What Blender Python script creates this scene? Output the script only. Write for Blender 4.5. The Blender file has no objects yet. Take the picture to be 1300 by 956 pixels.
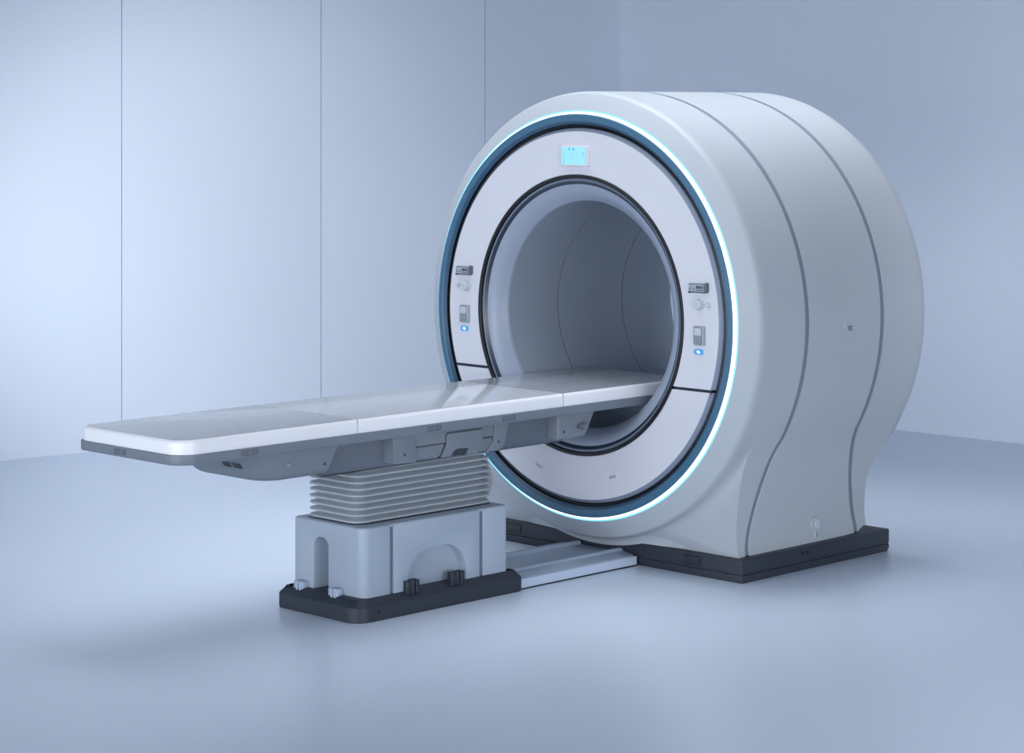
import bpy, bmesh, math
from mathutils import Vector

scene = bpy.context.scene
col = scene.collection
PI = math.pi

# ------------------------------------------------------------------ materials
def srgb(r, g, b):
    f = lambda c: c / 12.92 if c <= 0.04045 else ((c + 0.055) / 1.055) ** 2.4
    return (f(r / 255), f(g / 255), f(b / 255), 1.0)

def mat(name, rgb, rough=0.5, metal=0.0, spec=0.5, noise=0.03, scale=6.0, coat=0.0, bump=0.0, bscale=300.0):
    m = bpy.data.materials.new(name); m.use_nodes = True
    nt = m.node_tree; b = nt.nodes['Principled BSDF']
    c = srgb(*rgb)
    tc = nt.nodes.new('ShaderNodeTexCoord')
    nz = nt.nodes.new('ShaderNodeTexNoise'); nz.inputs['Scale'].default_value = scale; nz.inputs['Detail'].default_value = 3
    nt.links.new(tc.outputs['Object'], nz.inputs['Vector'])
    rp = nt.nodes.new('ShaderNodeValToRGB')
    rp.color_ramp.elements[0].color = tuple(x * (1 - noise) for x in c[:3]) + (1,)
    rp.color_ramp.elements[1].color = tuple(min(1, x * (1 + noise)) for x in c[:3]) + (1,)
    nt.links.new(nz.outputs['Fac'], rp.inputs['Fac'])
    nt.links.new(rp.outputs['Color'], b.inputs['Base Color'])
    b.inputs['Roughness'].default_value = rough
    b.inputs['Metallic'].default_value = metal
    b.inputs['Specular IOR Level'].default_value = spec
    if coat:
        b.inputs['Coat Weight'].default_value = coat
        b.inputs['Coat Roughness'].default_value = 0.15
    if bump:
        n2 = nt.nodes.new('ShaderNodeTexNoise'); n2.inputs['Scale'].default_value = bscale
        nt.links.new(tc.outputs['Object'], n2.inputs['Vector'])
        bp = nt.nodes.new('ShaderNodeBump'); bp.inputs['Strength'].default_value = bump; bp.inputs['Distance'].default_value = 0.002
        nt.links.new(n2.outputs['Fac'], bp.inputs['Height'])
        nt.links.new(bp.outputs['Normal'], b.inputs['Normal'])
    return m

def glow(name, rgb, strength, base=(0.02, 0.02, 0.02)):
    m = bpy.data.materials.new(name); m.use_nodes = True
    b = m.node_tree.nodes['Principled BSDF']
    b.inputs['Base Color'].default_value = base + (1,)
    b.inputs['Emission Color'].default_value = tuple(rgb) + (1,)
    b.inputs['Emission Strength'].default_value = strength
    b.inputs['Roughness'].default_value = 0.3
    return m

M = dict(
    shell=mat('gantry_shell_paint', (170, 176, 184), 0.45, spec=0.28, noise=0.012, scale=2),
    seam=mat('shell_joint_grey', (116, 126, 140), 0.6, noise=0.02),
    face=mat('face_panel_white', (206, 207, 216), 0.45, spec=0.35, noise=0.012, scale=3),
    blue=mat('accent_ring_blue', (62, 102, 130), 0.4, noise=0.04, scale=25),
    blue2=mat('accent_ring_inner_blue', (42, 76, 104), 0.4, noise=0.04, scale=25),
    edge=mat('panel_edge_grey', (132, 142, 162), 0.45, noise=0.02),
    black=mat('gap_black', (6, 9, 16), 0.45, noise=0.02),
    navy=mat('trim_dark_navy', (30, 42, 60), 0.3, noise=0.04),
    trim=mat('trim_grey_blue', (112, 124, 142), 0.35, noise=0.02),
    throat=mat('throat_plastic', (142, 152, 170), 0.38, noise=0.012),
    bore=mat('bore_liner_grey', (142, 152, 165), 0.5, noise=0.012),
    boreseam=mat('bore_joint_dark', (62, 70, 80), 0.6),
    plinth=mat('plinth_black_steel', (35, 42, 54), 0.48, noise=0.06, scale=8),
    plinth2=mat('plinth_line_black', (14, 18, 25), 0.5),
    cushion=mat('table_top_white', (230, 231, 237), 0.3, spec=0.6, noise=0.012, scale=4),
    innertop_shade=mat('inner_pad_shaded_satin', (150, 154, 162), 0.11, spec=1.0, noise=0.012, scale=4),  # same pad satin, darkened to put the bore's shade into the colour
    padtop_lit=mat('middle_pad_lit_satin', (186, 190, 197), 0.11, spec=1.0, noise=0.012, scale=4),  # same pad satin, lightened to stand in for the bright middle reflection
    headtop_dim=mat('head_pad_dimmed_satin', (168, 172, 180), 0.11, spec=1.0, noise=0.012, scale=4),  # same pad satin, dimmer light at the head end put into the colour
    frame=mat('table_frame_grey', (110, 118, 130), 0.45, noise=0.02),
    under=mat('table_underside_grey', (114, 122, 133), 0.5, noise=0.02),
    beam=mat('table_beam_grey', (94, 102, 114), 0.5, noise=0.02),
    bellows=mat('bellows_rubber', (168, 176, 184), 0.55, noise=0.005),
    ped=mat('pedestal_paint', (156, 167, 183), 0.45, noise=0.012),
    pedtop=mat('pedestal_groove', (98, 108, 126), 0.5, noise=0.02),
    clamp=mat('clamp_pale', (160, 173, 194), 0.45),
    clampd=mat('clamp_dark', (34, 42, 54), 0.45),
    dark=mat('recess_dark', (52, 58, 68), 0.6),
    mod=mat('module_grey', (150, 158, 170), 0.4, noise=0.05, scale=60),
    modd=mat('module_dark_grey', (84, 92, 106), 0.45, noise=0.05, scale=60),
    knob=mat('knob_silver', (186, 191, 201), 0.35),
    track=mat('track_grey', (150, 162, 182), 0.28, noise=0.02),
    trackl=mat('track_light', (184, 196, 216), 0.35, noise=0.02),
    chrome=mat('latch_metal', (150, 156, 166), 0.3, metal=0.6),
    wall=mat('wall_panel_blue_white', (211, 220, 233), 0.45, spec=0.3, noise=0.01, scale=0.5),
    walljoint=mat('wall_joint_grey', (150, 166, 192), 0.7),
    floor=mat('floor_resin', (208, 219, 236), 0.27, spec=0.45, noise=0.015, scale=0.6),
    ceil=mat('ceiling_plain', (84, 94, 110), 0.7, noise=0.01),
    screen=glow('screen_cyan_glow', (0.33, 0.78, 1.0), 1.05),
    screenln=glow('screen_line_blue', (0.22, 0.66, 0.97), 0.95),
    screendk=glow('screen_icon_blue', (0.06, 0.50, 0.95), 0.95),
    led=glow('indicator_blue_glow', (0.05, 0.33, 0.75), 1.0),
    ledw=glow('indicator_white_glow', (0.85, 0.97, 1.0), 1.1),
    lightw=glow('light_ring_white', (0.80, 0.98, 1.0), 2.4),
    lightc=glow('light_ring_cyan', (0.22, 0.72, 1.0), 1.35),
)

# ------------------------------------------------------------------ object helpers
ORIG = {}
def root(name, loc, label, cat, group=None):
    o = bpy.data.objects.new(name, None); col.objects.link(o)
    o.location = loc; o.empty_display_size = 0.2
    o['label'] = label; o['category'] = cat
    if group: o['group'] = group
    ORIG[o.name] = Vector(loc)
    return o

def origin(o):
    while o.parent is not None: o = o.parent
    return ORIG.get(o.name, Vector((0, 0, 0)))

def mk(name, bm, m, parent=None, sharp=32, label=None, smooth=True, flip_check=True):
    if flip_check: bmesh.ops.recalc_face_normals(bm, faces=bm.faces)
    if parent is not None:
        off = origin(parent)
        bmesh.ops.translate(bm, verts=bm.verts, vec=-off)
    me = bpy.data.meshes.new(name); bm.to_mesh(me); bm.free()
    ms = m if isinstance(m, (list, tuple)) else [m]
    for x in ms: me.materials.append(x)
    if smooth:
        for p in me.polygons: p.use_smooth = True
        me.set_sharp_from_angle(angle=math.radians(sharp))
    o = bpy.data.objects.new(name, me); col.objects.link(o)
    if parent is not None: o.parent = parent
    if label: o['label'] = label
    return o

def struct(name, bm, m, **k):
    o = mk(name, bm, m, **k); o['kind'] = 'structure'; return o

def rows_to(bm, rows, closed=True, cap0=False, cap1=False, mi=0):
    vr = [[bm.verts.new(p) for p in r] for r in rows]
    n = len(vr[0])
    for a, b in zip(vr, vr[1:]):
        for i in range(n if closed else n - 1):
            j = (i + 1) % n
            try:
                f = bm.faces.new((a[i], a[j], b[j], b[i])); f.material_index = mi
            except ValueError: pass
    if cap0: bm.faces.new(vr[0]).material_index = mi
    if cap1: bm.faces.new(vr[-1]).material_index = mi
    return vr

def rrect(x0, x1, y0, y1, r, n=6):
    """rounded rectangle, r = one radius or (x0y0, x1y0, x1y1, x0y1)"""
    if not isinstance(r, (list, tuple)): r = (r,) * 4
    out = []
    for (cx, cy, sx, sy, rr, a0) in ((x0, y0, 1, 1, r[0], PI), (x1, y0, -1, 1, r[1], 1.5 * PI), (x1, y1, -1, -1, r[2], 0), (x0, y1, 1, -1, r[3], .5 * PI)):
        rr = max(rr, 1e-4)
        for k in range(n + 1):
            a = a0 + .5 * PI * k / n
            out.append((cx + sx * rr + rr * math.cos(a), cy + sy * rr + rr * math.sin(a)))
    return out

def inset(pts, d):
    if abs(d) < 1e-9: return list(pts)
    n = len(pts); out = []
    for i in range(n):
        p0, p, p1 = pts[i - 1], pts[i], pts[(i + 1) % n]
        def nrm(a, b):
            dx, dy = b[0] - a[0], b[1] - a[1]; L = math.hypot(dx, dy)
            return (-dy / L, dx / L) if L > 1e-9 else None
        a, b = nrm(p0, p), nrm(p, p1)
        a = a or b; b = b or a
        mx, my = a[0] + b[0], a[1] + b[1]; L = math.hypot(mx, my)
        mx, my = mx / L, my / L
        c = max(.3, mx * a[0] + my * a[1])
        out.append((p[0] + mx * d / c, p[1] + my * d / c))
    return out

def slab(bm, outline, rows, fn, mi=0, cap0=True, cap1=True):
    """outline 2D, rows = [(inset, h)], fn(a,b,h) -> xyz"""
    rr = [[fn(a, b, h) for a, b in inset(outline, d)] for d, h in rows]
    return rows_to(bm, rr, True, cap0, cap1, mi)

def edge_rows(h0, h1, r0=0.0, r1=0.0, n=4):
    rows = []
    if r0:
        for k in range(n + 1):
            a = .5 * PI * k / n; rows.append((r0 * (1 - math.sin(a)), h0 + r0 * (1 - math.cos(a))))
    else: rows.append((0, h0))
    if r1:
        for k in range(n + 1):
            a = .5 * PI * k / n; rows.append((r1 * (1 - math.cos(a)), h1 - r1 * (1 - math.sin(a))))
    else: rows.append((0, h1))
    return rows

UP = lambda a, b, h: (a, b, h)
def side(x): return lambda a, b, h: (x + h, a, b)        # a = y, b = z, stands out to +X
def front(y): return lambda a, b, h: (a, y - h, b)       # a = x, b = z, stands out to -Y
def back_(x): return lambda a, b, h: (x - h, a, b)

def box(bm, x0, x1, y0, y1, z0, z1, r=0.0):
    slab(bm, rrect(x0, x1, y0, y1, r, 4 if r else 1), edge_rows(z0, z1, 0, min(r, .006) if r else 0, 3), UP)

def evaluated(o):
    dg = bpy.context.evaluated_depsgraph_get(); dg.update()
    me = bpy.data.meshes.new_from_object(o.evaluated_get(dg), depsgraph=dg)
    o.modifiers.clear(); o.data = me
    return o

def carve(o, cutters, bevel=0.0, sharp=32):
    tmp = []
    for i, bm in enumerate(cutters):
        bmesh.ops.recalc_face_normals(bm, faces=bm.faces)
        par = o
        bmesh.ops.translate(bm, verts=bm.verts, vec=-origin(o))
        me = bpy.data.meshes.new('cut'); bm.to_mesh(me); bm.free()
        c = bpy.data.objects.new('cut', me); col.objects.link(c)
        if o.parent: c.parent = o.parent
        tmp.append(c)
        md = o.modifiers.new('b%d' % i, 'BOOLEAN'); md.operation = 'DIFFERENCE'; md.solver = 'EXACT'; md.object = c
    if bevel:
        md = o.modifiers.new('bev', 'BEVEL'); md.width = bevel; md.segments = 2; md.limit_method = 'ANGLE'; md.angle_limit = math.radians(50)
    bpy.context.view_layer.update()
    evaluated(o)
    for c in tmp: bpy.data.objects.remove(c)
    for p in o.data.polygons: p.use_smooth = True
    o.data.set_sharp_from_angle(angle=math.radians(sharp))
    return o

# ------------------------------------------------------------------ the room
CX, CY = -11.399, 12.59                      # far corner of the room
LX, LY = -12.001, 7.744                      # a second point of the left wall's foot
HW = 3.02
u = Vector((LX - CX, LY - CY, 0)).normalized()            # along the left wall, away from the corner
nrm = Vector((-u.y, u.x, 0))                              # into the room?
if nrm.dot(Vector((1, -1, 0))) < 0: nrm = -nrm

bm = bmesh.new()
joints = []
for (x, y) in ((-11.577, 11.369), (-11.735, 10.02), (-11.906, 8.555)):
    joints.append((Vector((x, y, 0)) - Vector((CX, CY, 0))).dot(u))
joints += [joints[-1] + 1.55, joints[-1] + 3.15, joints[-1] + 4.8]
def wp(s, d, z): 
    p = Vector((CX, CY, 0)) + u * s - nrm * d
    return (p.x, p.y, z)
s0 = 0.0; g = .0022
for j in joints + [15.0]:
    e = j - g if j < 14.9 else j
    rows_to(bm, [[wp(s0, 0, 0), wp(e, 0, 0)], [wp(s0, 0, HW), wp(e, 0, HW)]], closed=False, mi=0)
    if j < 14.9:
        rows_to(bm, [[wp(e, 0, 0), wp(e, .012, 0), wp(j + g, .012, 0), wp(j + g, 0, 0)],
                     [wp(e, 0, HW), wp(e, .012, HW), wp(j + g, .012, HW), wp(j + g, 0, HW)]], closed=False, mi=1)
    s0 = j + g
struct('wall_left', bm, [M['wall'], M['walljoint']], smooth=False, label='pale blue panelled wall with thin vertical joints behind the table')

RX = 7.0
RY = CY + (12.658 - 12.59) / (-8.045 + 11.399) * (RX - CX)
bm = bmesh.new()
rows_to(bm, [[(CX, CY, 0), (RX, RY, 0)], [(CX, CY, HW), (RX, RY, HW)]], closed=False)
struct('wall_right', bm, M['wall'], smooth=False, label='plain pale blue wall behind the scanner')
e = Vector((CX, CY, 0)) + u * 15.0
bm = bmesh.new()
bm.faces.new([bm.verts.new(p) for p in ((CX - .05, CY + .05, 0), (e.x - .05, e.y, 0), (RX, e.y, 0), (RX, RY + .05, 0))])
struct('floor', bm, M['floor'], smooth=False, label='glossy pale blue resin floor')
bm = bmesh.new()
bm.faces.new([bm.verts.new(p) for p in ((CX - .05, CY + .05, HW), (RX, RY + .05, HW), (RX, e.y, HW), (e.x - .05, e.y, HW))])
struct('ceiling', bm, M['ceil'], smooth=False, label='plain ceiling above the scanner room')

# ------------------------------------------------------------------ the scanner
XC, ZC = -7.41, 1.148
scan = root('mri_scanner', (XC, 8.55, 0), 'white drum shaped MRI scanner with glowing blue ring on a black base', 'medical scanner')

def revolve(prof, seg=160, mi=0, bm=None):
    bm = bm or bmesh.new()
    rows = [[(XC + R * math.sin(2 * PI * k / seg), Y, ZC + R * math.cos(2 * PI * k / seg)) for k in range(seg)] for Y, R in prof]
    rows_to(bm, rows, True, mi=mi)
    return bm

def ring(name, prof, m, parent=scan, sharp=28, label=None, seg=160):
    bm = revolve(prof, seg)
    o = mk(name, bm, m, parent, sharp=sharp, label=label)
    return o

RB = 1.037
ZT = .62
PH1 = math.acos((ZT - ZC) / RB)
SK = [(.62, .8925), (.56, .8625), (.5, .842), (.4, .820), (.3, .806), (.2, .801), (.106, .812)]
def skx(z):
    if z <= SK[-1][0]: return SK[-1][1]
    for (z0, d0), (z1, d1) in zip(SK, SK[1:]):
        if z <= z0 and z >= z1:
            i = SK.index((z0, d0))
            t = (z0 - z) / (z0 - z1)
            m0 = (d1 - SK[max(i - 1, 0)][1]) / (z1 - SK[max(i - 1, 0)][0]) if i > 0 else .59
            j = min(i + 2, len(SK) - 1)
            m1 = (SK[j][1] - d0) / (SK[j][0] - z0)
            h = z1 - z0
            return (2*t**3-3*t*t+1)*d0 + (t**3-2*t*t+t)*h*m0 + (-2*t**3+3*t*t)*d1 + (t**3-t*t)*h*m1
    return SK[0][1]
VF = .62
def half(v, foot=.106):
    """lower half profile, v 0..1 : circle point, skirt point"""
    ph = PH1 + (PI - PH1) * v
    c = (RB * math.sin(ph), ZC + RB * math.cos(ph))
    if v <= VF:
        t = v / VF; z = ZT + (foot - ZT) * t
        s = (skx(max(z, .106)), z)
    else:
        t = (v - VF) / (1 - VF); s = (skx(.106) * (1 - t), foot)
    return c, s
sm = lambda t: (lambda x: x * x * (3 - 2 * x))(max(0., min(1., t)))
NU, NL = 64, 44
def section(Y, blend, scale=1.0):
    """closed loop of the shell at depth Y; blend 0 = full circle, 1 = skirted; lower part is moved along the bore axis"""
    foot = .106 + .030 * sm((Y - 8.75) / .4)
    right = []
    for k in range(NU):
        ph = PH1 * k / NU
        right.append((RB * math.sin(ph), ZC + RB * math.cos(ph)))
    vs = sorted(set([round(i / NL, 5) for i in range(NL + 1)] + [VF]))
    for v in vs:
        c, s = half(v, foot)
        right.append((c[0] + (s[0] - c[0]) * blend, c[1] + (s[1] - c[1]) * blend))
    loop = right + [(-x, z) for x, z in right[-2:0:-1]]
    out = []
    for x, z in loop:
        yy = Y
        if blend > .999 or Y > 8.08:
            w = max(0., min(1., (ZT - z) / .48)); wr = sm((.60 - z) / .26)
            ys = [8.07, 8.28, 8.84, 9.18]
            yd = [8.07, 8.28 - .155 * w, 8.84 + .11 * w, 9.18 - .155 * wr]
            for a, b, c, d in zip(ys, ys[1:], yd, yd[1:]):
                if Y <= b or b == ys[-1]:
                    yy = c + (Y - a) / (b - a) * (d - c); break
        out.append((XC + x * scale, yy, ZC + (z - ZC) * scale))
    return out

G1, G2, GW = 8.280, 8.842, .0175
INS = .991
# front shell : rim of the drum, then the fillet into the foot, then back to the first joint
bm = bmesh.new()
rows = []
nfil = 14
for k in range(nfil + 1):
    a = .5 * PI * k / nfil
    rows.append(section(7.99 + .08 * math.sin(a), 1 - math.cos(a)))
for k in range(1, 7):
    rows.append(section(8.07 + (G1 - GW - 8.07) * k / 6, 1))
rows.append(section(G1 - GW + .0005, 1, .9965)); rows.append(section(G1 - GW + .001, 1, INS))
rows_to(bm, rows)
# apron below the drum, hanging in front of the base
rows = []
for k in range(13):
    t = .5 * PI * k / 12; rr = []
    for i in range(81):
        a = -.60 + 1.20 * i / 80
        ro = max(1.077, (ZC - .1065) / math.cos(a))
        R = 1.0345 + (ro - 1.0345) * (1 - math.cos(t))
        yo = 8.034 + .050 * sm((abs(a) - .22) / .38)
        rr.append((XC + R * math.sin(a), 7.988 + (yo - 7.988) * math.sin(t), ZC - R * math.cos(a)))
    rows.append(rr)
rows_to(bm, rows, closed=False)
mk('front_shell', bm, M['shell'], scan, sharp=38)
bm = bmesh.new()
rows = [section(G1 + GW - .001, 1, INS), section(G1 + GW - .0005, 1, .9965)]
for k in range(11): rows.append(section(G1 + GW + (G2 - G1 - 2 * GW) * k / 10, 1))
rows += [section(G2 - GW + .0005, 1, .9965), section(G2 - GW + .001, 1, INS)]
rows_to(bm, rows)
middle = mk('middle_shell', bm, M['shell'], scan, sharp=38)
bm = bmesh.new()
rows = [section(G2 + GW - .001, 1, INS), section(G2 + GW - .0005, 1, .9965)]
for k in range(9): rows.append(section(G2 + GW + (9.172 - G2 - GW) * k / 8, 1))
rows += [section(9.178, 1, .997), section(9.18, 1, .991)]
last = rows[-1]
inner = []
for (x, y, z) in last:
    a = math.atan2(x - XC, z - ZC)
    inner.append((XC + .56 * math.sin(a), 9.18, ZC + .56 * math.cos(a)))
rows.append([tuple(p + (q - p) * .5 for p, q in zip(A, B)) for A, B in zip(last, inner)])
rows.append(inner)
rows_to(bm, rows)
mk('rear_shell', bm, M['shell'], scan, sharp=38)
for gy in (G1, G2):
    bm = bmesh.new()
    rows_to(bm, [section(gy - GW - .004, 1, INS + .003), section(gy, 1, INS + .003), section(gy + GW + .004, 1, INS + .003)])
    mk('shell_joint', bm, M['seam'], scan, label='dark grey joint between shell panels')

# front rim and rings (depth, radius)
ring('front_rim', [(7.912, .930), (7.9045, .9498), (7.9085, .956), (7.944, 1.021), (7.950, 1.0285), (7.958, 1.033), (7.975, 1.0365), (7.992, RB)], M['shell'], sharp=40)
lr = ring('light_ring', [(7.888, .932), (7.9025, .9425)], M['lightw'], label='glowing white light ring', seg=200)
ring('light_edge', [(7.9025, .9425), (7.904, .950)], M['lightc'], parent=lr, label='glowing cyan edge of the light ring', seg=200)
ring('accent_ring', [(7.93, .9325), (7.888, .932), (7.884, .928), (7.882, .920), (7.882, .902), (7.886, .897)], M['blue'], label='steel blue ring', sharp=20)
ring('accent_ring_lip', [(7.886, .897), (7.899, .884), (7.93, .882)], M['blue2'], label='darker blue inner slope of the ring', sharp=20)
ring('shadow_gap', [(7.900, .884), (7.912, .882), (7.915, .874), (7.912, .866), (7.902, .864)], M['black'], label='black ring gap')

# face panels split at the level of the slots
def face_panel(name, zc_, lower):
    bm = bmesh.new()
    prof = [(7.8885, .8510), (7.887, .849), (7.887, .653), (7.8885, .651), (7.91, .650)]
    rows = []
    n = 110
    for Y, R in prof:
        c = (zc_ - ZC) / R
        a0 = math.acos(c)                      # angle from top
        rr = []
        for k in range(n + 1):
            t = k / n
            a = (-a0 + 2 * a0 * t) if not lower else (a0 + (2 * PI - 2 * a0) * t)
            rr.append((XC + R * math.sin(a), Y, ZC + R * math.cos(a)))
        rows.append(rr)
    rows_to(bm, rows, closed=False)
    o = mk(name, bm, M['face'], scan, sharp=25)
    bm = bmesh.new(); rows = []
    for Y, R in ((7.918, .8665), (7.904, .866), (7.8885, .8510)):
        c = (zc_ - ZC) / R; a0 = math.acos(c); rr = []
        for k in range(n + 1):
            t = k / n
            a = (-a0 + 2 * a0 * t) if not lower else (a0 + (2 * PI - 2 * a0) * t)
            rr.append((XC + R * math.sin(a), Y, ZC + R * math.cos(a)))
        rows.append(rr)
    rows_to(bm, rows, closed=False)
    mk('panel_edge', bm, M['edge'], o, label='grey bevelled edge of the panel')
    return o
upper = face_panel('upper_face_panel', .8675, False)
lower = face_panel('lower_face_panel', .8545, True)
for s in (-1, 1):
    bm = bmesh.new()
    x0, x1 = sorted((XC + s * .594, XC + s * .806))
    box(bm, x0, x1, 7.893, 7.91, .848, .874)
    mk('face_slot', bm, M['navy'], scan, label='dark slot between the face panels')

ring('bore_trim_ring', [(7.90, .652), (7.884, .6505), (7.882, .648), (7.882, .637), (7.886, .634), (7.896, .632)], M['black'], label='black ring round the bore', sharp=25)
ring('bore_trim_groove', [(7.896, .634), (7.896, .628), (7.892, .6265), (7.892, .622), (7.896, .620)], M['trim'], label='grey lip inside the black ring')
ring('bore_trim_collar', [(7.894, .6215), (7.900, .613), (7.905, .606), (7.912, .604)], M['navy'], label='dark blue collar')
th = []
for k in range(11):
    t = k / 10
    th.append((7.905 + .055 * t ** 1.5, .606 - (.606 - .533) * t ** .75))
th += [(7.963, .530), (7.975, .528)]
ring('bore_throat', th, M['throat'], label='pale flared mouth of the bore', sharp=40)
prof = [(7.975, .528)]
bm = bmesh.new()
for a, b in ((7.975, 8.312), (8.316, 8.780), (8.784, 9.13)):
    revolve([(a, .529), (a + .001, .528), (b - .001, .528), (b, .529)], 160, 0, bm)
for s in (8.314, 8.782):
    revolve([(s - .0025, .529), (s - .002, .533), (s + .002, .533), (s + .0025, .529)], 160, 1, bm)
revolve([(9.13, .528), (9.165, .535), (9.182, .552), (9.184, .563)], 160, 0, bm)
mk('bore_liner', bm, [M['bore'], M['boreseam']], scan, sharp=40, label='dim grey tube wall inside the bore', flip_check=False)

# black base
base_bm = bmesh.new()
BX0, BX1, BY0, BY1 = -8.262, -6.556, 8.045, 9.15
slab(base_bm, rrect(BX0, BX1, BY0, BY1, .006, 2), [(.006, 0), (.006, .012), (0, .012), (0, .034), (.004, .036), (.004, .040), (0, .042), (0, .102), (.004, .106)], UP)
base = mk('base_plinth', base_bm, M['plinth'], scan, sharp=30, label='black steel plinth')
for x in (-6.843, XC - .567):
    bm = bmesh.new()
    slab(bm, rrect(x - .046, x + .046, .053, .087, .003, 2), edge_rows(0, .004, 0, .0015, 2), front(8.045))
    ap = mk('access_plate', bm, M['plinth'], base)
    bm = bmesh.new()
    o_ = rrect(x - .050, x + .050, .049, .091, .004, 2)
    slab(bm, o_, [(0, -.001), (0, .0015), (.003, .0015), (.003, -.001)], front(8.045), cap0=False, cap1=False)
    mk('plate_rim', bm, M['plinth2'], ap)
for y in (8.48, 8.515):
    bm = bmesh.new()
    slab(bm, rrect(y - .008, y + .008, .068, .088, .002, 2), edge_rows(0, .004, 0, .001, 2), side(BX1))
    mk('side_plug', bm, M['plinth2'], base)
for z in (.052, ):
    bm = bmesh.new()
    slab(bm, rrect(-6.60, -6.57, z - .010, z + .010, .003, 2), edge_rows(-.004, .006, 0, .002, 2), lambda a, b, h: (a, BY1 + h, b))
    mk('rear_stud', bm, M['plinth2'], base)

bm = bmesh.new(); box(bm, XC - .76, XC + .76, 8.16, 8.985, .104, .150, .03)
mk('foot_block', bm, M['modd'], scan, label='dark block under the rear of the skirt')

# screen above the bore
bm = bmesh.new()
slab(bm, rrect(XC - .088, XC + .084, 1.835, 1.934, .010, 5), edge_rows(-.002, .016, 0, .005, 3), front(7.887))
scr = mk('control_screen', bm, M['face'], scan, sharp=40, label='small lit touch screen in a pale bezel')
bm = bmesh.new()
slab(bm, rrect(XC - .082, XC + .068, 1.845, 1.926, .003, 3), [(0, .0155), (0, .0166)], front(7.887))
mk('display', bm, M['screen'], scr, label='glowing cyan display')
bm = bmesh.new()
def dab(bm, x0, x1, z0, z1, h=.0172):
    rows_to(bm, [[front(7.887)(x0, z0, h), front(7.887)(x1, z0, h)], [front(7.887)(x0, z1, h), front(7.887)(x1, z1, h)]], closed=False)
for i in range(6): dab(bm, XC - .058, XC + .022, 1.852 + i * .0075, 1.8528 + i * .0075)
for i in range(3): dab(bm, XC - .058 + i * .04, XC - .0572 + i * .04, 1.852, 1.897)
for x in (-.052, -.026, -.006, .012): 
    dab(bm, XC + x, XC + x + .014, 1.893, 1.8945); dab(bm, XC + x, XC + x + .014, 1.8995, 1.901)
dab(bm, XC - .070, XC - .064, 1.850, 1.905); dab(bm, XC - .060, XC - .053, 1.9125, 1.9195)
mk('screen_grid', bm, M['screenln'], scr, label='pale blue grid lines on the display')
for x0, x1, z0, z1 in ((-.036, -.026, 1.910, 1.922), (-.0335, -.0295, 1.922, 1.9255), (-.013, 0, 1.910, 1.922), (.048, .060, 1.897, 1.901), (.050, .060, 1.884, 1.887)):
    bm = bmesh.new(); dab(bm, XC + x0, XC + x1, z0, z1)
    mk('screen_icon', bm, M['screendk'], scr, label='blue icon on the display')

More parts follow.
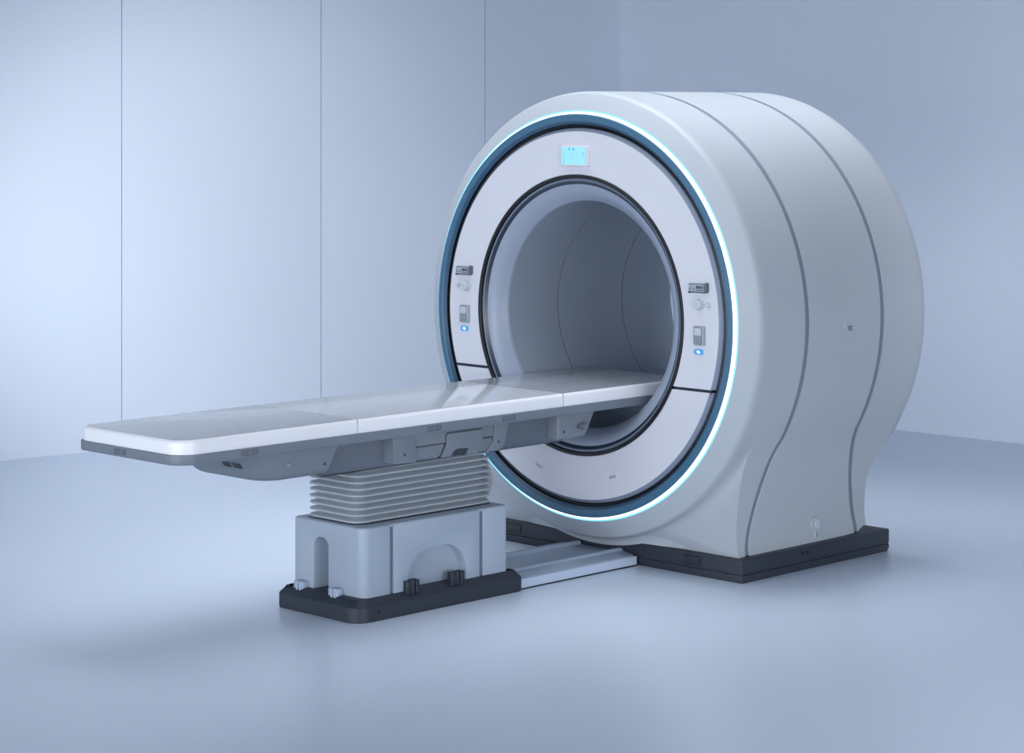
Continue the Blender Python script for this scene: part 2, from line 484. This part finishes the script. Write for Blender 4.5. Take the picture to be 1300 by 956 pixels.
# instruments on both sides of the bore (mirrored knobs, same module orientation)
def instruments(s):
    F = front(7.887)
    cx = XC + (.744 if s > 0 else -.741); dz = 0 if s > 0 else .006
    z = 1.313 + dz
    ol = [(cx - .056, z - .017), (cx - .044, z - .0215), (cx + .050, z - .0215), (cx + .058, z - .014), (cx + .058, z + .022), (cx + .050, z + .026), (cx + .044, z + .019), (cx - .056, z + .019)]
    ol = [(cx + (a - cx) * .9, b) for a, b in ol]
    bm = bmesh.new(); slab(bm, ol, edge_rows(-.002, .018, 0, .003, 2), F)
    md = mk('control_module', bm, M['modd'], scan, label='small grey control box beside the bore')
    bm = bmesh.new(); slab(bm, rrect(cx - .047, cx + .037, z - .015, z + .016, .003, 3), [(0, .017), (0, .0195), (.001, .020)], F)
    mk('module_plate', bm, M['mod'], md)
    bm = bmesh.new()
    for k, (x, w) in enumerate(((-.004, .015), (.014, .012), (.029, .006))):
        slab(bm, rrect(cx + x, cx + x + w, z - .002, z + .011, .001, 2), [(0, .0195), (.0008, .0212)], F)
    slab(bm, rrect(cx - .002, cx + .036, z - .010, z - .006, .001, 2), [(0, .0195), (.0008, .0212)], F)
    for x in (-.040, -.018):
        slab(bm, rrect(cx + x - .003, cx + x + .003, z - .008, z, .0025, 3), [(0, .0195), (.0008, .0212)], F)
    slab(bm, rrect(cx - .053, cx - .047, z - .024, z - .013, .002, 2), [(0, .0), (0, .017)], F)
    mk('module_key', bm, M['dark'], md, label='dark keys and markings of the control box')
    kx = XC + .743 if s > 0 else XC - .730; kz = 1.238 + dz
    bm = bmesh.new()
    circ = lambda x, z_, r, n=24: [(x + r * math.cos(2 * PI * k / n), z_ + r * math.sin(2 * PI * k / n)) for k in range(n)]
    slab(bm, circ(kx, kz, .026), [(0, -.002), (0, .006), (.003, .009), (.006, .009), (.006, .020), (.009, .024), (.013, .025), (.015, .022)], F)
    mk('knob', bm, M['knob'], scan, label='round silver knob')
    sx = XC + .797 if s > 0 else XC - .788
    bm = bmesh.new()
    slab(bm, circ(sx, kz + .001, .0125, 18), [(0, -.002), (0, .003), (.004, .005), (.005, .014), (.008, .017)], F)
    mk('push_button', bm, M['knob'], scan, label='small round silver button')
    kx = XC + (.750 if s > 0 else -.736); z0, z1 = 1.060 + dz, 1.146 + dz
    bm = bmesh.new(); slab(bm, rrect(kx - .031, kx + .026, z0, z1, .006, 3), edge_rows(-.002, .016, 0, .004, 2), F)
    kp = mk('keypad', bm, M['mod'], scan, label='upright grey keypad handset')
    bm = bmesh.new(); slab(bm, rrect(kx - .026, kx + .014, z0 + .044, z1 - .008, .002, 2), [(0, .014), (0, .0168), (.001, .0172)], F)
    mk('keypad_display', bm, M['knob'], kp, label='pale display of the keypad')
    bm = bmesh.new(); slab(bm, rrect(kx - .029, kx + .017, z0 + .006, z1 - .005, .002, 2), [(0, .0148), (0, .0164)], F)
    mk('keypad_field', bm, M['modd'], kp)
    for r in range(4):
        for c in range(3):
            bm = bmesh.new()
            bx, bz = kx - .0255 + c * .0135, z0 + .0085 + r * .0088
            slab(bm, rrect(bx, bx + .0115, bz, bz + .0068, .001, 2), [(0, .0158), (0, .0172), (.001, .0182)], F)
            mk('keypad_button', bm, M['mod'], kp)
    lx = XC + (.739 if s > 0 else -.745); lz = 1.031 + dz
    bm = bmesh.new(); slab(bm, rrect(lx - .026, lx + .026, lz - .0125, lz + .0125, .009, 5), edge_rows(-.002, .006, 0, .003, 2), F)
    il = mk('indicator_light', bm, M['led'], scan, label='small glowing blue indicator')
    bm = bmesh.new()
    slab(bm, [(lx - .012, lz + .001), (lx - .002, lz - .007), (lx + .013, lz - .006), (lx + .010, lz + .003), (lx + .002, lz + .008), (lx - .006, lz + .006)], [(0, .0055), (.001, .0068)], F)
    mk('indicator_symbol', bm, M['ledw'], il, label='white glowing symbol')
instruments(1); instruments(-1)

# small flush grips on the lower face panel
for s, rot in ((-.24, -.45), (.228, .35)):
    F = front(7.887)
    x, z = XC + s, .428
    bm = bmesh.new()
    ca, sa = math.cos(rot), math.sin(rot)
    ol = [(x + a * ca - b * sa, z + a * sa + b * ca) for a, b in rrect(-.026, .026, -.005, .005, .005, 4)]
    slab(bm, ol, [(0, -.002), (0, .004), (.002, .007), (.004, .006)], F)
    gp = mk('pull_grip', bm, M['face'], lower, label='small flush grip')
    bm = bmesh.new()
    ol = [(x + a * ca - b * sa, z + a * sa + b * ca) for a, b in rrect(-.024, .016, -.0075, -.0048, .001, 2)]
    slab(bm, ol, [(0, -.002), (0, .003)], F)
    mk('grip_gap', bm, M['dark'], gp)

# two round caps on the scanner's side
def disc_ol(y, z, r, n=28): return [(y + r * math.cos(2 * PI * k / n), z + r * math.sin(2 * PI * k / n)) for k in range(n)]
S = side(XC + RB - .004)
bm = bmesh.new(); slab(bm, disc_ol(8.575, 1.125, .031), [(0, -.004), (0, .006), (.003, .009), (.008, .009), (.009, .007)], S)
cap = mk('side_cap', bm, M['shell'], scan, label='small round cap on the curved side')
bm = bmesh.new(); slab(bm, rrect(8.575, 8.600, 1.098, 1.116, .002, 2), [(0, .004), (0, .0095), (.001, .0105)], S)
slab(bm, rrect(8.570, 8.604, 1.116, 1.120, .001, 2), [(0, .004), (0, .012)], S)
mk('cap_tab', bm, M['seam'], cap)
S = side(XC + .803)
bm = bmesh.new(); slab(bm, disc_ol(8.636, .182, .040), [(0, -.006), (0, .008), (.004, .013), (.010, .013), (.012, .010)], S)
cap = mk('side_cap', bm, M['shell'], scan, label='round white cap low on the skirt')
for y in (8.624, 8.650):
    bm = bmesh.new(); slab(bm, rrect(y - .006, y + .006, .128, .170, .004, 3), [(0, .0), (0, .013), (.002, .016)], S)
    mk('cap_lug', bm, M['shell'], cap)
bm = bmesh.new(); slab(bm, disc_ol(8.638, .188, .022, 20), [(0, .008), (0, .013), (.003, .015)], S)
mk('cap_hub', bm, M['knob'], cap)

# ------------------------------------------------------------------ the patient table
TC = -7.41
table = root('patient_table', (-7.40, 6.78, 0), 'long white patient table on bellows pedestal reaching into the scanner bore', 'patient table')
TX0, TX1 = TC - .343, TC + .343
TY = (5.343, 6.243, 7.447, 8.335)
# frame band
bm = bmesh.new()
ol = rrect(TX0, TX1, TY[0], TY[3], (.07, .09, .012, .012), 10)
slab(bm, ol, edge_rows(.755, .7945, .006, .003, 3), UP)
frame = mk('tabletop_frame', bm, M['frame'], table, sharp=40, label='slate grey rim under the white top')
# three pads
for i in range(3):
    y0, y1 = TY[i] + (.008 if i == 0 else .0018), TY[i + 1] - (.008 if i == 2 else .0018)
    ol = rrect(TX0 + .008, TX1 - .008, y0, y1, ((.065, .085, .003, .003), (.003,) * 4, (.003, .003, .012, .012))[i], 10)
    bm = bmesh.new()
    rws = [(0, .794)] + [(r, h) for r, h in edge_rows(.80, .850, 0, .016, 6)][1:]
    # rounded long sides only softly at the joints
    rr = []
    for d, h in rws:
        pts = inset(ol, d)
        fix = []
        for (a, b), (a0, b0) in zip(pts, ol):
            lim = .0022
            if i > 0 and b0 < y0 + .01: b = min(b, b0 + lim)
            if i < 2 and b0 > y1 - .01: b = max(b, b0 - lim)
            fix.append((a, b, h))
        rr.append(fix)
    vr = rows_to(bm, rr, True, True, True)
    for f in bm.faces:
        if min(v.co.z for v in f.verts) > .8485: f.material_index = 1  # flat tops take the pad tones with light and shade painted in
    mk('table_pad', bm, [M['cushion'], M[('headtop_dim', 'padtop_lit', 'innertop_shade')[i]]], table, sharp=40, label=('white head end pad with rounded corners', 'white middle pad of the table top', 'white inner pad inside the bore')[i])
for y in (TY[1], TY[2]):
    bm = bmesh.new(); box(bm, TX0 + .012, TX1 - .012, y - .0028, y + .0028, .79, .842)
    mk('pad_joint', bm, M['seam'], table)

# little control plates let into the rim
def rim_plate(y, w, fn, a):
    bm = bmesh.new()
    slab(bm, rrect(a - w / 2, a + w / 2, .766, .786, .002, 2), [(0, -.001), (0, .0012), (.0015, .0012), (.0015, -.001)], fn, cap0=False, cap1=False)
    pl = mk('rim_plate', bm, M['dark'], frame)
    bm = bmesh.new()
    slab(bm, rrect(a - w * .40, a - w * .06, .769, .783, .001, 2), [(0, -.001), (0, .001), (.001, .0016)], fn)
    slab(bm, rrect(a + w * .10, a + w * .42, .770, .782, .003, 3), [(0, -.001), (0, .002), (.001, .003)], fn)
    mk('plate_button', bm, M['beam'], pl)
rim_plate(0, .078, side(TX1), 5.680)
rim_plate(0, .075, side(TX1), 6.658)
rim_plate(0, .078, side(TX1), 7.098)
rim_plate(0, .070, front(TY[0]), -7.443)

# underside
bm = bmesh.new()
slab(bm, rrect(TC - .25, TC + .235, 6.12, 7.60, .03, 4), [(.05, .612), (.025, .618), (.012, .632), (0, .66), (0, .758)], UP)
mk('carriage_beam', bm, M['beam'], table, sharp=40, label='grey beam under the table top')
# head end housing
bm = bmesh.new()
def tub(x0, x1, y0t, y0b, y1t, y1b, z0, z1, r, rb, inx):
    rows = []
    nb = 6
    lv = []
    for k in range(nb + 1):
        a = .5 * PI * k / nb; lv.append((rb * (1 - math.sin(a)), z0 + rb * (1 - math.cos(a))))
    lv.append((0, z1))
    for d, z in lv:
        t = (z - z0) / (z1 - z0)
        o = rrect(x0 + inx * (1 - t), x1 - inx * (1 - t), y0b + (y0t - y0b) * t, y1b + (y1t - y1b) * t, r, 6)
        rows.append([(a, b, z) for a, b in inset(o, d)])
    return rows
rows_to(bm, tub(TC - .245, TC + .285, 5.725, 5.815, 6.195, 6.150, .630, .757, (.08, .11, .012, .012), .030, .03), True, True, True)
hs = mk('head_housing', bm, M['under'], table, sharp=40, label='rounded grey housing under the head end')
for x0, x1 in ((-7.345, -7.298), (-7.286, -7.232)):
    bm = bmesh.new()
    yz = lambda z: 5.815 + (5.725 - 5.815) * (z - .630) / .127
    fn = lambda a, b, h: (a, yz(b) - h, b)
    slab(bm, rrect(x0, x1, .684, .706, .003, 3), [(0, -.004), (0, .0025), (.002, .0035)], fn)
    mk('socket_recess', bm, M['dark'], hs, label='dark socket panel')
bm = bmesh.new(); slab(bm, disc_ol(5.935, .694, .010, 16), [(0, -.008), (0, .003), (.003, .006)], side(TC + .270))
mk('round_plug', bm, M['chrome'], hs)
bm = bmesh.new(); slab(bm, disc_ol(6.125, .676, .006, 12), [(0, -.008), (0, .003), (.002, .004)], side(TC + .264))
mk('screw_cap', bm, M['dark'], hs)

# brackets, centre cover with hatch, inner block (on both long sides of the beam)
def plate(name, pts, x, th, m, parent=table, label=None, r=.004):
    """plate in the Y-Z plane, from x-th to x"""
    bm = bmesh.new()
    slab(bm, pts, edge_rows(-th, 0, 0, r, 3), side(x))
    return mk(name, bm, m, parent, sharp=40, label=label)
PX = TC + .300
# left bracket
br = plate('side_bracket', [(6.480, .640), (6.600, .633), (6.612, .66), (6.600, .70), (6.602, .757), (6.470, .757)], PX - .006, .10, M['under'], label='grey bracket left of the hatch')
bm = bmesh.new(); slab(bm, disc_ol(6.535, .672, .0055, 12), [(0, -.002), (0, .002), (.002, .003)], side(PX - .006)); mk('screw_cap', bm, M['dark'], br)
# right bracket
br = plate('side_bracket', [(7.010, .634), (7.085, .634), (7.112, .645), (7.128, .668), (7.150, .757), (7.062, .757), (7.058, .68)], PX - .008, .10, M['under'], label='grey bracket right of the hatch')
bm = bmesh.new(); slab(bm, disc_ol(7.085, .672, .0055, 12), [(0, -.002), (0, .002), (.002, .003)], side(PX - .008)); mk('screw_cap', bm, M['dark'], br)
# centre cover, upper and lower halves
cv = plate('centre_cover', [(6.604, .698), (7.058, .698), (7.058, .757), (6.604, .757)], PX - .012, .09, M['under'], r=.003)
plate('lower_cover', [(6.600, .640), (7.055, .634), (7.058, .695), (6.604, .695)], PX - .016, .09, M['under'], parent=cv, r=.010)
plate('cover_joint', [(6.606, .694), (7.056, .694), (7.056, .700), (6.606, .700)], PX - .018, .06, M['dark'], parent=cv, r=.001)
# hatch
hp = [(6.742, .638), (6.955, .634), (6.975, .660), (6.990, .690), (6.990, .731), (6.982, .7365), (6.785, .7365), (6.778, .731), (6.776, .690)]
plate('hatch_gap', [(6.738, .636), (6.958, .632), (6.979, .659), (6.9935, .689), (6.9935, .733), (6.983, .7405), (6.783, .7405), (6.774, .733), (6.772, .690)], PX - .0105, .03, M['dark'], parent=cv, r=.001)
bm = bmesh.new(); slab(bm, hp, edge_rows(-.03, 0, 0, .003, 3), side(PX - .004))
hatch = mk('access_hatch', bm, M['under'], cv, sharp=40, label='flap with a dark finger grip under the table')
bm = bmesh.new(); slab(bm, [(6.798, .640), (6.888, .637), (6.905, .664), (6.838, .668), (6.818, .662)], [(0, -.02), (0, .05)], side(PX - .03))
carve(hatch, [bm])
bm = bmesh.new(); slab(bm, [(6.795, .638), (6.890, .635), (6.908, .666), (6.836, .670), (6.814, .664)], [(0, -.025), (0, -.014)], side(PX - .004))
mk('grip_recess', bm, M['dark'], cv, label='dark finger grip')
# inner end block
eb_pts = [(7.452, .640), (7.612, .640), (7.634, .648), (7.647, .664), (7.700, .757), (7.452, .757)]
eb = plate('end_block', eb_pts, PX - .004, .16, M['under'], label='grey block near the bore with a small latch', r=.014)
bm = bmesh.new(); slab(bm, [(7.572, .690), (7.580, .698), (7.618, .706), (7.640, .702), (7.600, .694), (7.590, .688), (7.620, .676), (7.600, .674), (7.576, .680)], [(0, -.002), (0, .006), (.001, .008)], side(PX - .004))
mk('latch', bm, M['modd'], eb)
bm = bmesh.new(); slab(bm, disc_ol(7.488, .674, .006, 12), [(0, -.002), (0, .002), (.002, .004)], side(PX - .004)); mk('screw_cap', bm, M['dark'], eb)

# bellows
bm = bmesh.new()
z0, z1, nf = .380, .650, 10
pitch = (z1 - z0) / nf
rows = []
ol = rrect(-7.569, -7.232, 6.374, 7.176, .06, 8)
for k in range(nf):
    z = z0 + k * pitch
    for d, f in ((.042, 0), (.036, .10), (.014, .26), (.003, .36), (0, .46), (0, .54), (.003, .64), (.014, .74), (.036, .90)):
        rows.append([(a, b, z + f * pitch) for a, b in inset(ol, d)])
rows_to(bm, rows, True, True, True)
mk('bellows', bm, M['bellows'], table, sharp=60, label='light grey concertina bellows')

bm = bmesh.new()
rows_to(bm, [[(-7.45, y, z), (-7.27, y, z)] for y, z in [(7.150 + .052 * math.sin(PI * k / 12), .384 + .20 * k / 12) for k in range(13)]], closed=False)
mk('bellows_shield', bm, M['cushion'], table, label='white bowed cover behind the bellows')

# pedestal box with recesses
bm = bmesh.new()
slab(bm, rrect(-7.622, -7.178, 6.360, 7.203, (.022, .036, .022, .022), 8), edge_rows(.06, .380, 0, .010, 4), UP)
ped = mk('pedestal', bm, M['ped'], table, sharp=35, label='pale blue grey pedestal box')
cut = []
bm = bmesh.new()
arch = [(6.612, .05), (6.947, .05)]
ay0, ay1, at, ar = 6.612, 6.947, .256, .125
for k in range(13):
    a = .5 * PI * k / 12; arch.append((ay1 - ar + ar * math.cos(a), at - ar + ar * math.sin(a)))
for k in range(13):
    a = .5 * PI + .5 * PI * k / 12; arch.append((ay0 + ar + ar * math.cos(a), at - ar + ar * math.sin(a)))
slab(bm, arch, [(0, -.046), (0, .05)], side(-7.178)); cut.append(bm)
bm = bmesh.new()
sx0, sx1, st = -7.486, -7.391, .315
sl = [(sx0, .05), (sx1, .05)]; r = .044
for k in range(9):
    a = .5 * PI * k / 8; sl.append((sx1 - r + r * math.cos(a), st - r + r * math.sin(a)))
for k in range(9):
    a = .5 * PI + .5 * PI * k / 8; sl.append((sx0 + r + r * math.cos(a), st - r + r * math.sin(a)))
slab(bm, sl, [(0, -.080), (0, .05)], front(6.360)); cut.append(bm)
for y in (6.520, 7.039):
    bm = bmesh.new(); box(bm, -7.186, -7.10, y - .0105, y + .0105, .05, .45); cut.append(bm)
carve(ped, cut, bevel=.004)
for y in (6.520, 7.039):
    bm = bmesh.new(); box(bm, -7.190, -7.1845, y - .010, y + .010, .07, .368)
    mk('panel_groove', bm, M['pedtop'], ped, label='vertical groove')
bm = bmesh.new(); slab(bm, rrect(-7.575, -7.230, 6.374, 7.178, .055, 8), [(0, .378), (0, .3825)], UP)
mk('bellows_flange', bm, M['seam'], table)
# clamps
def clamp(fn, a, m, w=.062, hi=.118, lab=None):
    bm = bmesh.new(); slab(bm, rrect(a - w / 2, a + w / 2, .078, hi, .003, 3), edge_rows(-.012, .016, 0, .004, 2), fn)
    c = mk('clamp_block', bm, m, table, label=lab)
    bm = bmesh.new(); slab(bm, rrect(a - w * .16, a + w * .02, .08, hi + .003, .002, 2), [(0, -.006), (0, .020), (.002, .022)], fn)
    slab(bm, rrect(a + w * .16, a + w * .34, .08, hi + .003, .002, 2), [(0, -.006), (0, .020), (.002, .022)], fn)
    mk('clamp_rib', bm, m, c)
F = front(6.345)
for a in (-7.552, -7.330): clamp(F, a, M['clamp'], lab='pale clamp at the foot of the pedestal front')
for a in (6.622, 6.880): clamp(side(-7.172), a, M['clampd'], w=.074, hi=.136, lab='dark clamp at the pedestal arch')
# black foot
bm = bmesh.new()
slab(bm, rrect(-7.656, -7.144, 6.300, 7.268, (.022, .075, .028, .028), 8), [(.004, 0), (0, .004), (0, .060), (.003, .066), (.034, .092), (.05, .094)], UP)
foot = mk('pedestal_foot', bm, M['plinth'], table, sharp=25, label='black bevelled foot of the pedestal')
for y in (6.42,):
    bm = bmesh.new(); slab(bm, disc_ol(y, .036, .007, 14), [(0, -.002), (0, .002), (.002, .001)], side(-7.144)); mk('foot_screw', bm, M['plinth2'], foot)

# ------------------------------------------------------------------ the floor track between them
trk = root('floor_track', (TC, 7.65, 0), 'low pale grey track on the floor between table foot and scanner base', 'floor track')
bm = bmesh.new()
W = .238
prof = [(-W, .004), (-W, .044), (-W + .008, .049), (-.150, .058), (-.142, .068), (-.122, .068), (-.114, .052), (.114, .052), (.122, .068), (.142, .068), (.150, .058), (W - .008, .049), (W, .044), (W, .004)]
ys = [7.272, 8.0, 8.02, 8.034, 8.040]
rows = []
for y, d in zip(ys, (0, 0, .006, .020, .040)):
    rows.append([(TC + max(-W + d, min(W - d, a)), y, z) for a, z in prof])
rows_to(bm, rows, closed=True, cap0=True, cap1=True)
tk = mk('track_deck', bm, M['track'], trk, sharp=25)
for s in (-1, 1):
    bm = bmesh.new()
    x = TC + s * W
    box(bm, min(x, x + s * .004), max(x, x + s * .004), 7.272, 8.032, .006, .0445)
    mk('track_side', bm, M['trackl'], trk)
bm = bmesh.new(); box(bm, TC - W - .006, TC + W + .006, 7.272, 8.036, 0, .006)
mk('track_foot', bm, M['plinth2'], trk, label='thin black foot line under the track')

# ------------------------------------------------------------------ light
def aim(o, loc, target):
    col.objects.link(o); o.location = loc
    o.rotation_euler = (Vector(target) - Vector(loc)).to_track_quat('-Z', 'Y').to_euler()
    return o
def aim(o, loc, target):
    col.objects.link(o); o.location = loc
    o.rotation_euler = (Vector(target) - Vector(loc)).to_track_quat('-Z', 'Y').to_euler()
    return o
def aim(o, loc, target):
    col.objects.link(o); o.location = loc
    o.rotation_euler = (Vector(target) - Vector(loc)).to_track_quat('-Z', 'Y').to_euler()
    return o
def aim(o, loc, target):
    col.objects.link(o); o.location = loc
    o.rotation_euler = (Vector(target) - Vector(loc)).to_track_quat('-Z', 'Y').to_euler()
    return o
def aim(o, loc, target):
    col.objects.link(o); o.location = loc
    o.rotation_euler = (Vector(target) - Vector(loc)).to_track_quat('-Z', 'Y').to_euler()
    return o
def aim(o, loc, target):
    col.objects.link(o); o.location = loc
    o.rotation_euler = (Vector(target) - Vector(loc)).to_track_quat('-Z', 'Y').to_euler()
    return o
def aim(o, loc, target):
    col.objects.link(o); o.location = loc
    o.rotation_euler = (Vector(target) - Vector(loc)).to_track_quat('-Z', 'Y').to_euler()
    return o
def aim(o, loc, target):
    col.objects.link(o); o.location = loc
    o.rotation_euler = (Vector(target) - Vector(loc)).to_track_quat('-Z', 'Y').to_euler()
    return o
def aim(o, loc, target):
    col.objects.link(o); o.location = loc
    o.rotation_euler = (Vector(target) - Vector(loc)).to_track_quat('-Z', 'Y').to_euler()
    return o
def area(name, loc, target, sx, sy, power, rgb, spread=180):
    d = bpy.data.lights.new(name, 'AREA'); d.shape = 'RECTANGLE'; d.size = sx; d.size_y = sy; d.energy = power; d.color = rgb
    d.spread = math.radians(spread)
    return aim(bpy.data.objects.new(name, d), loc, target)
def spot(name, loc, target, power, rgb, cone, radius=.4, blend=1.0):
    d = bpy.data.lights.new(name, 'SPOT'); d.energy = power; d.color = rgb; d.spot_size = math.radians(cone); d.spot_blend = blend
    d.shadow_soft_size = radius
    return aim(bpy.data.objects.new(name, d), loc, target)
area('ceiling_light', (-7.7, 8.7, 2.98), (-7.7, 8.7, 0), 2.4, 2.0, 30, (.90, .95, 1), 80)
area('table_fill_light', (-7.5, 6.9, 2.98), (-7.5, 6.9, 0), 3.0, 2.4, 24, (.90, .95, 1), 100)  # added fill, unseen, lifts the floor and the middle pad
area('side_ceiling_light', (-9.8, 7.5, 2.98), (-9.4, 7.4, 0), 1.8, 3.0, 18, (.90, .95, 1), 110)
area('floor_fill_light', (-3.6, 7.2, 2.98), (-3.8, 7.2, 0), 2.6, 3.6, 34, (.90, .95, 1), 105)  # added unseen fill that brightens the floor at front right
area('side_fill_light', (2.5, 4.5, 1.5), (-10.5, 9.0, .4), 4.5, 2.0, 76, (.90, .95, 1), 120)  # added fill from out of view for the faces towards +X
area('front_fill_light', (-5.0, -2.0, 1.6), (-8.5, 9.0, .6), 4.5, 2.2, 100, (.90, .95, 1), 120)  # added fill from out of view for the scanner's front face
spot('left_wall_fill', (-6.3, 3.6, 2.9), (-11.7, 9.1, 1.25), 2150, (.96, .98, 1), 33)  # added unseen spot that makes the bright patch on the left wall
spot('right_wall_fill', (-3.2, 6.5, 2.9), (-7.2, 12.5, .7), 1150, (.88, .94, 1), 40)  # added unseen spot, its falloff grades the right wall

w = bpy.data.worlds.new('room_ambient'); scene.world = w; w.use_nodes = True
bg = w.node_tree.nodes['Background']; bg.inputs['Color'].default_value = (.86, .93, 1.0, 1); bg.inputs['Strength'].default_value = 2.75

# ------------------------------------------------------------------ camera
f_px, yaw, horizon = 2965.0, math.radians(44.803), 139.0
cd = bpy.data.cameras.new('camera'); cam = bpy.data.objects.new('camera', cd); col.objects.link(cam)
cam.location = (0, 0, 2.1); cam.rotation_euler = (PI / 2, 0, yaw)
cd.sensor_fit = 'HORIZONTAL'; cd.sensor_width = 36; cd.lens = f_px / 1300 * 36
cd.shift_y = -(478 - horizon) / 1300
cd.clip_end = 100
scene.camera = cam
scene.view_settings.view_transform = 'Standard'
scene.view_settings.look = 'None'
scene.view_settings.exposure = 0
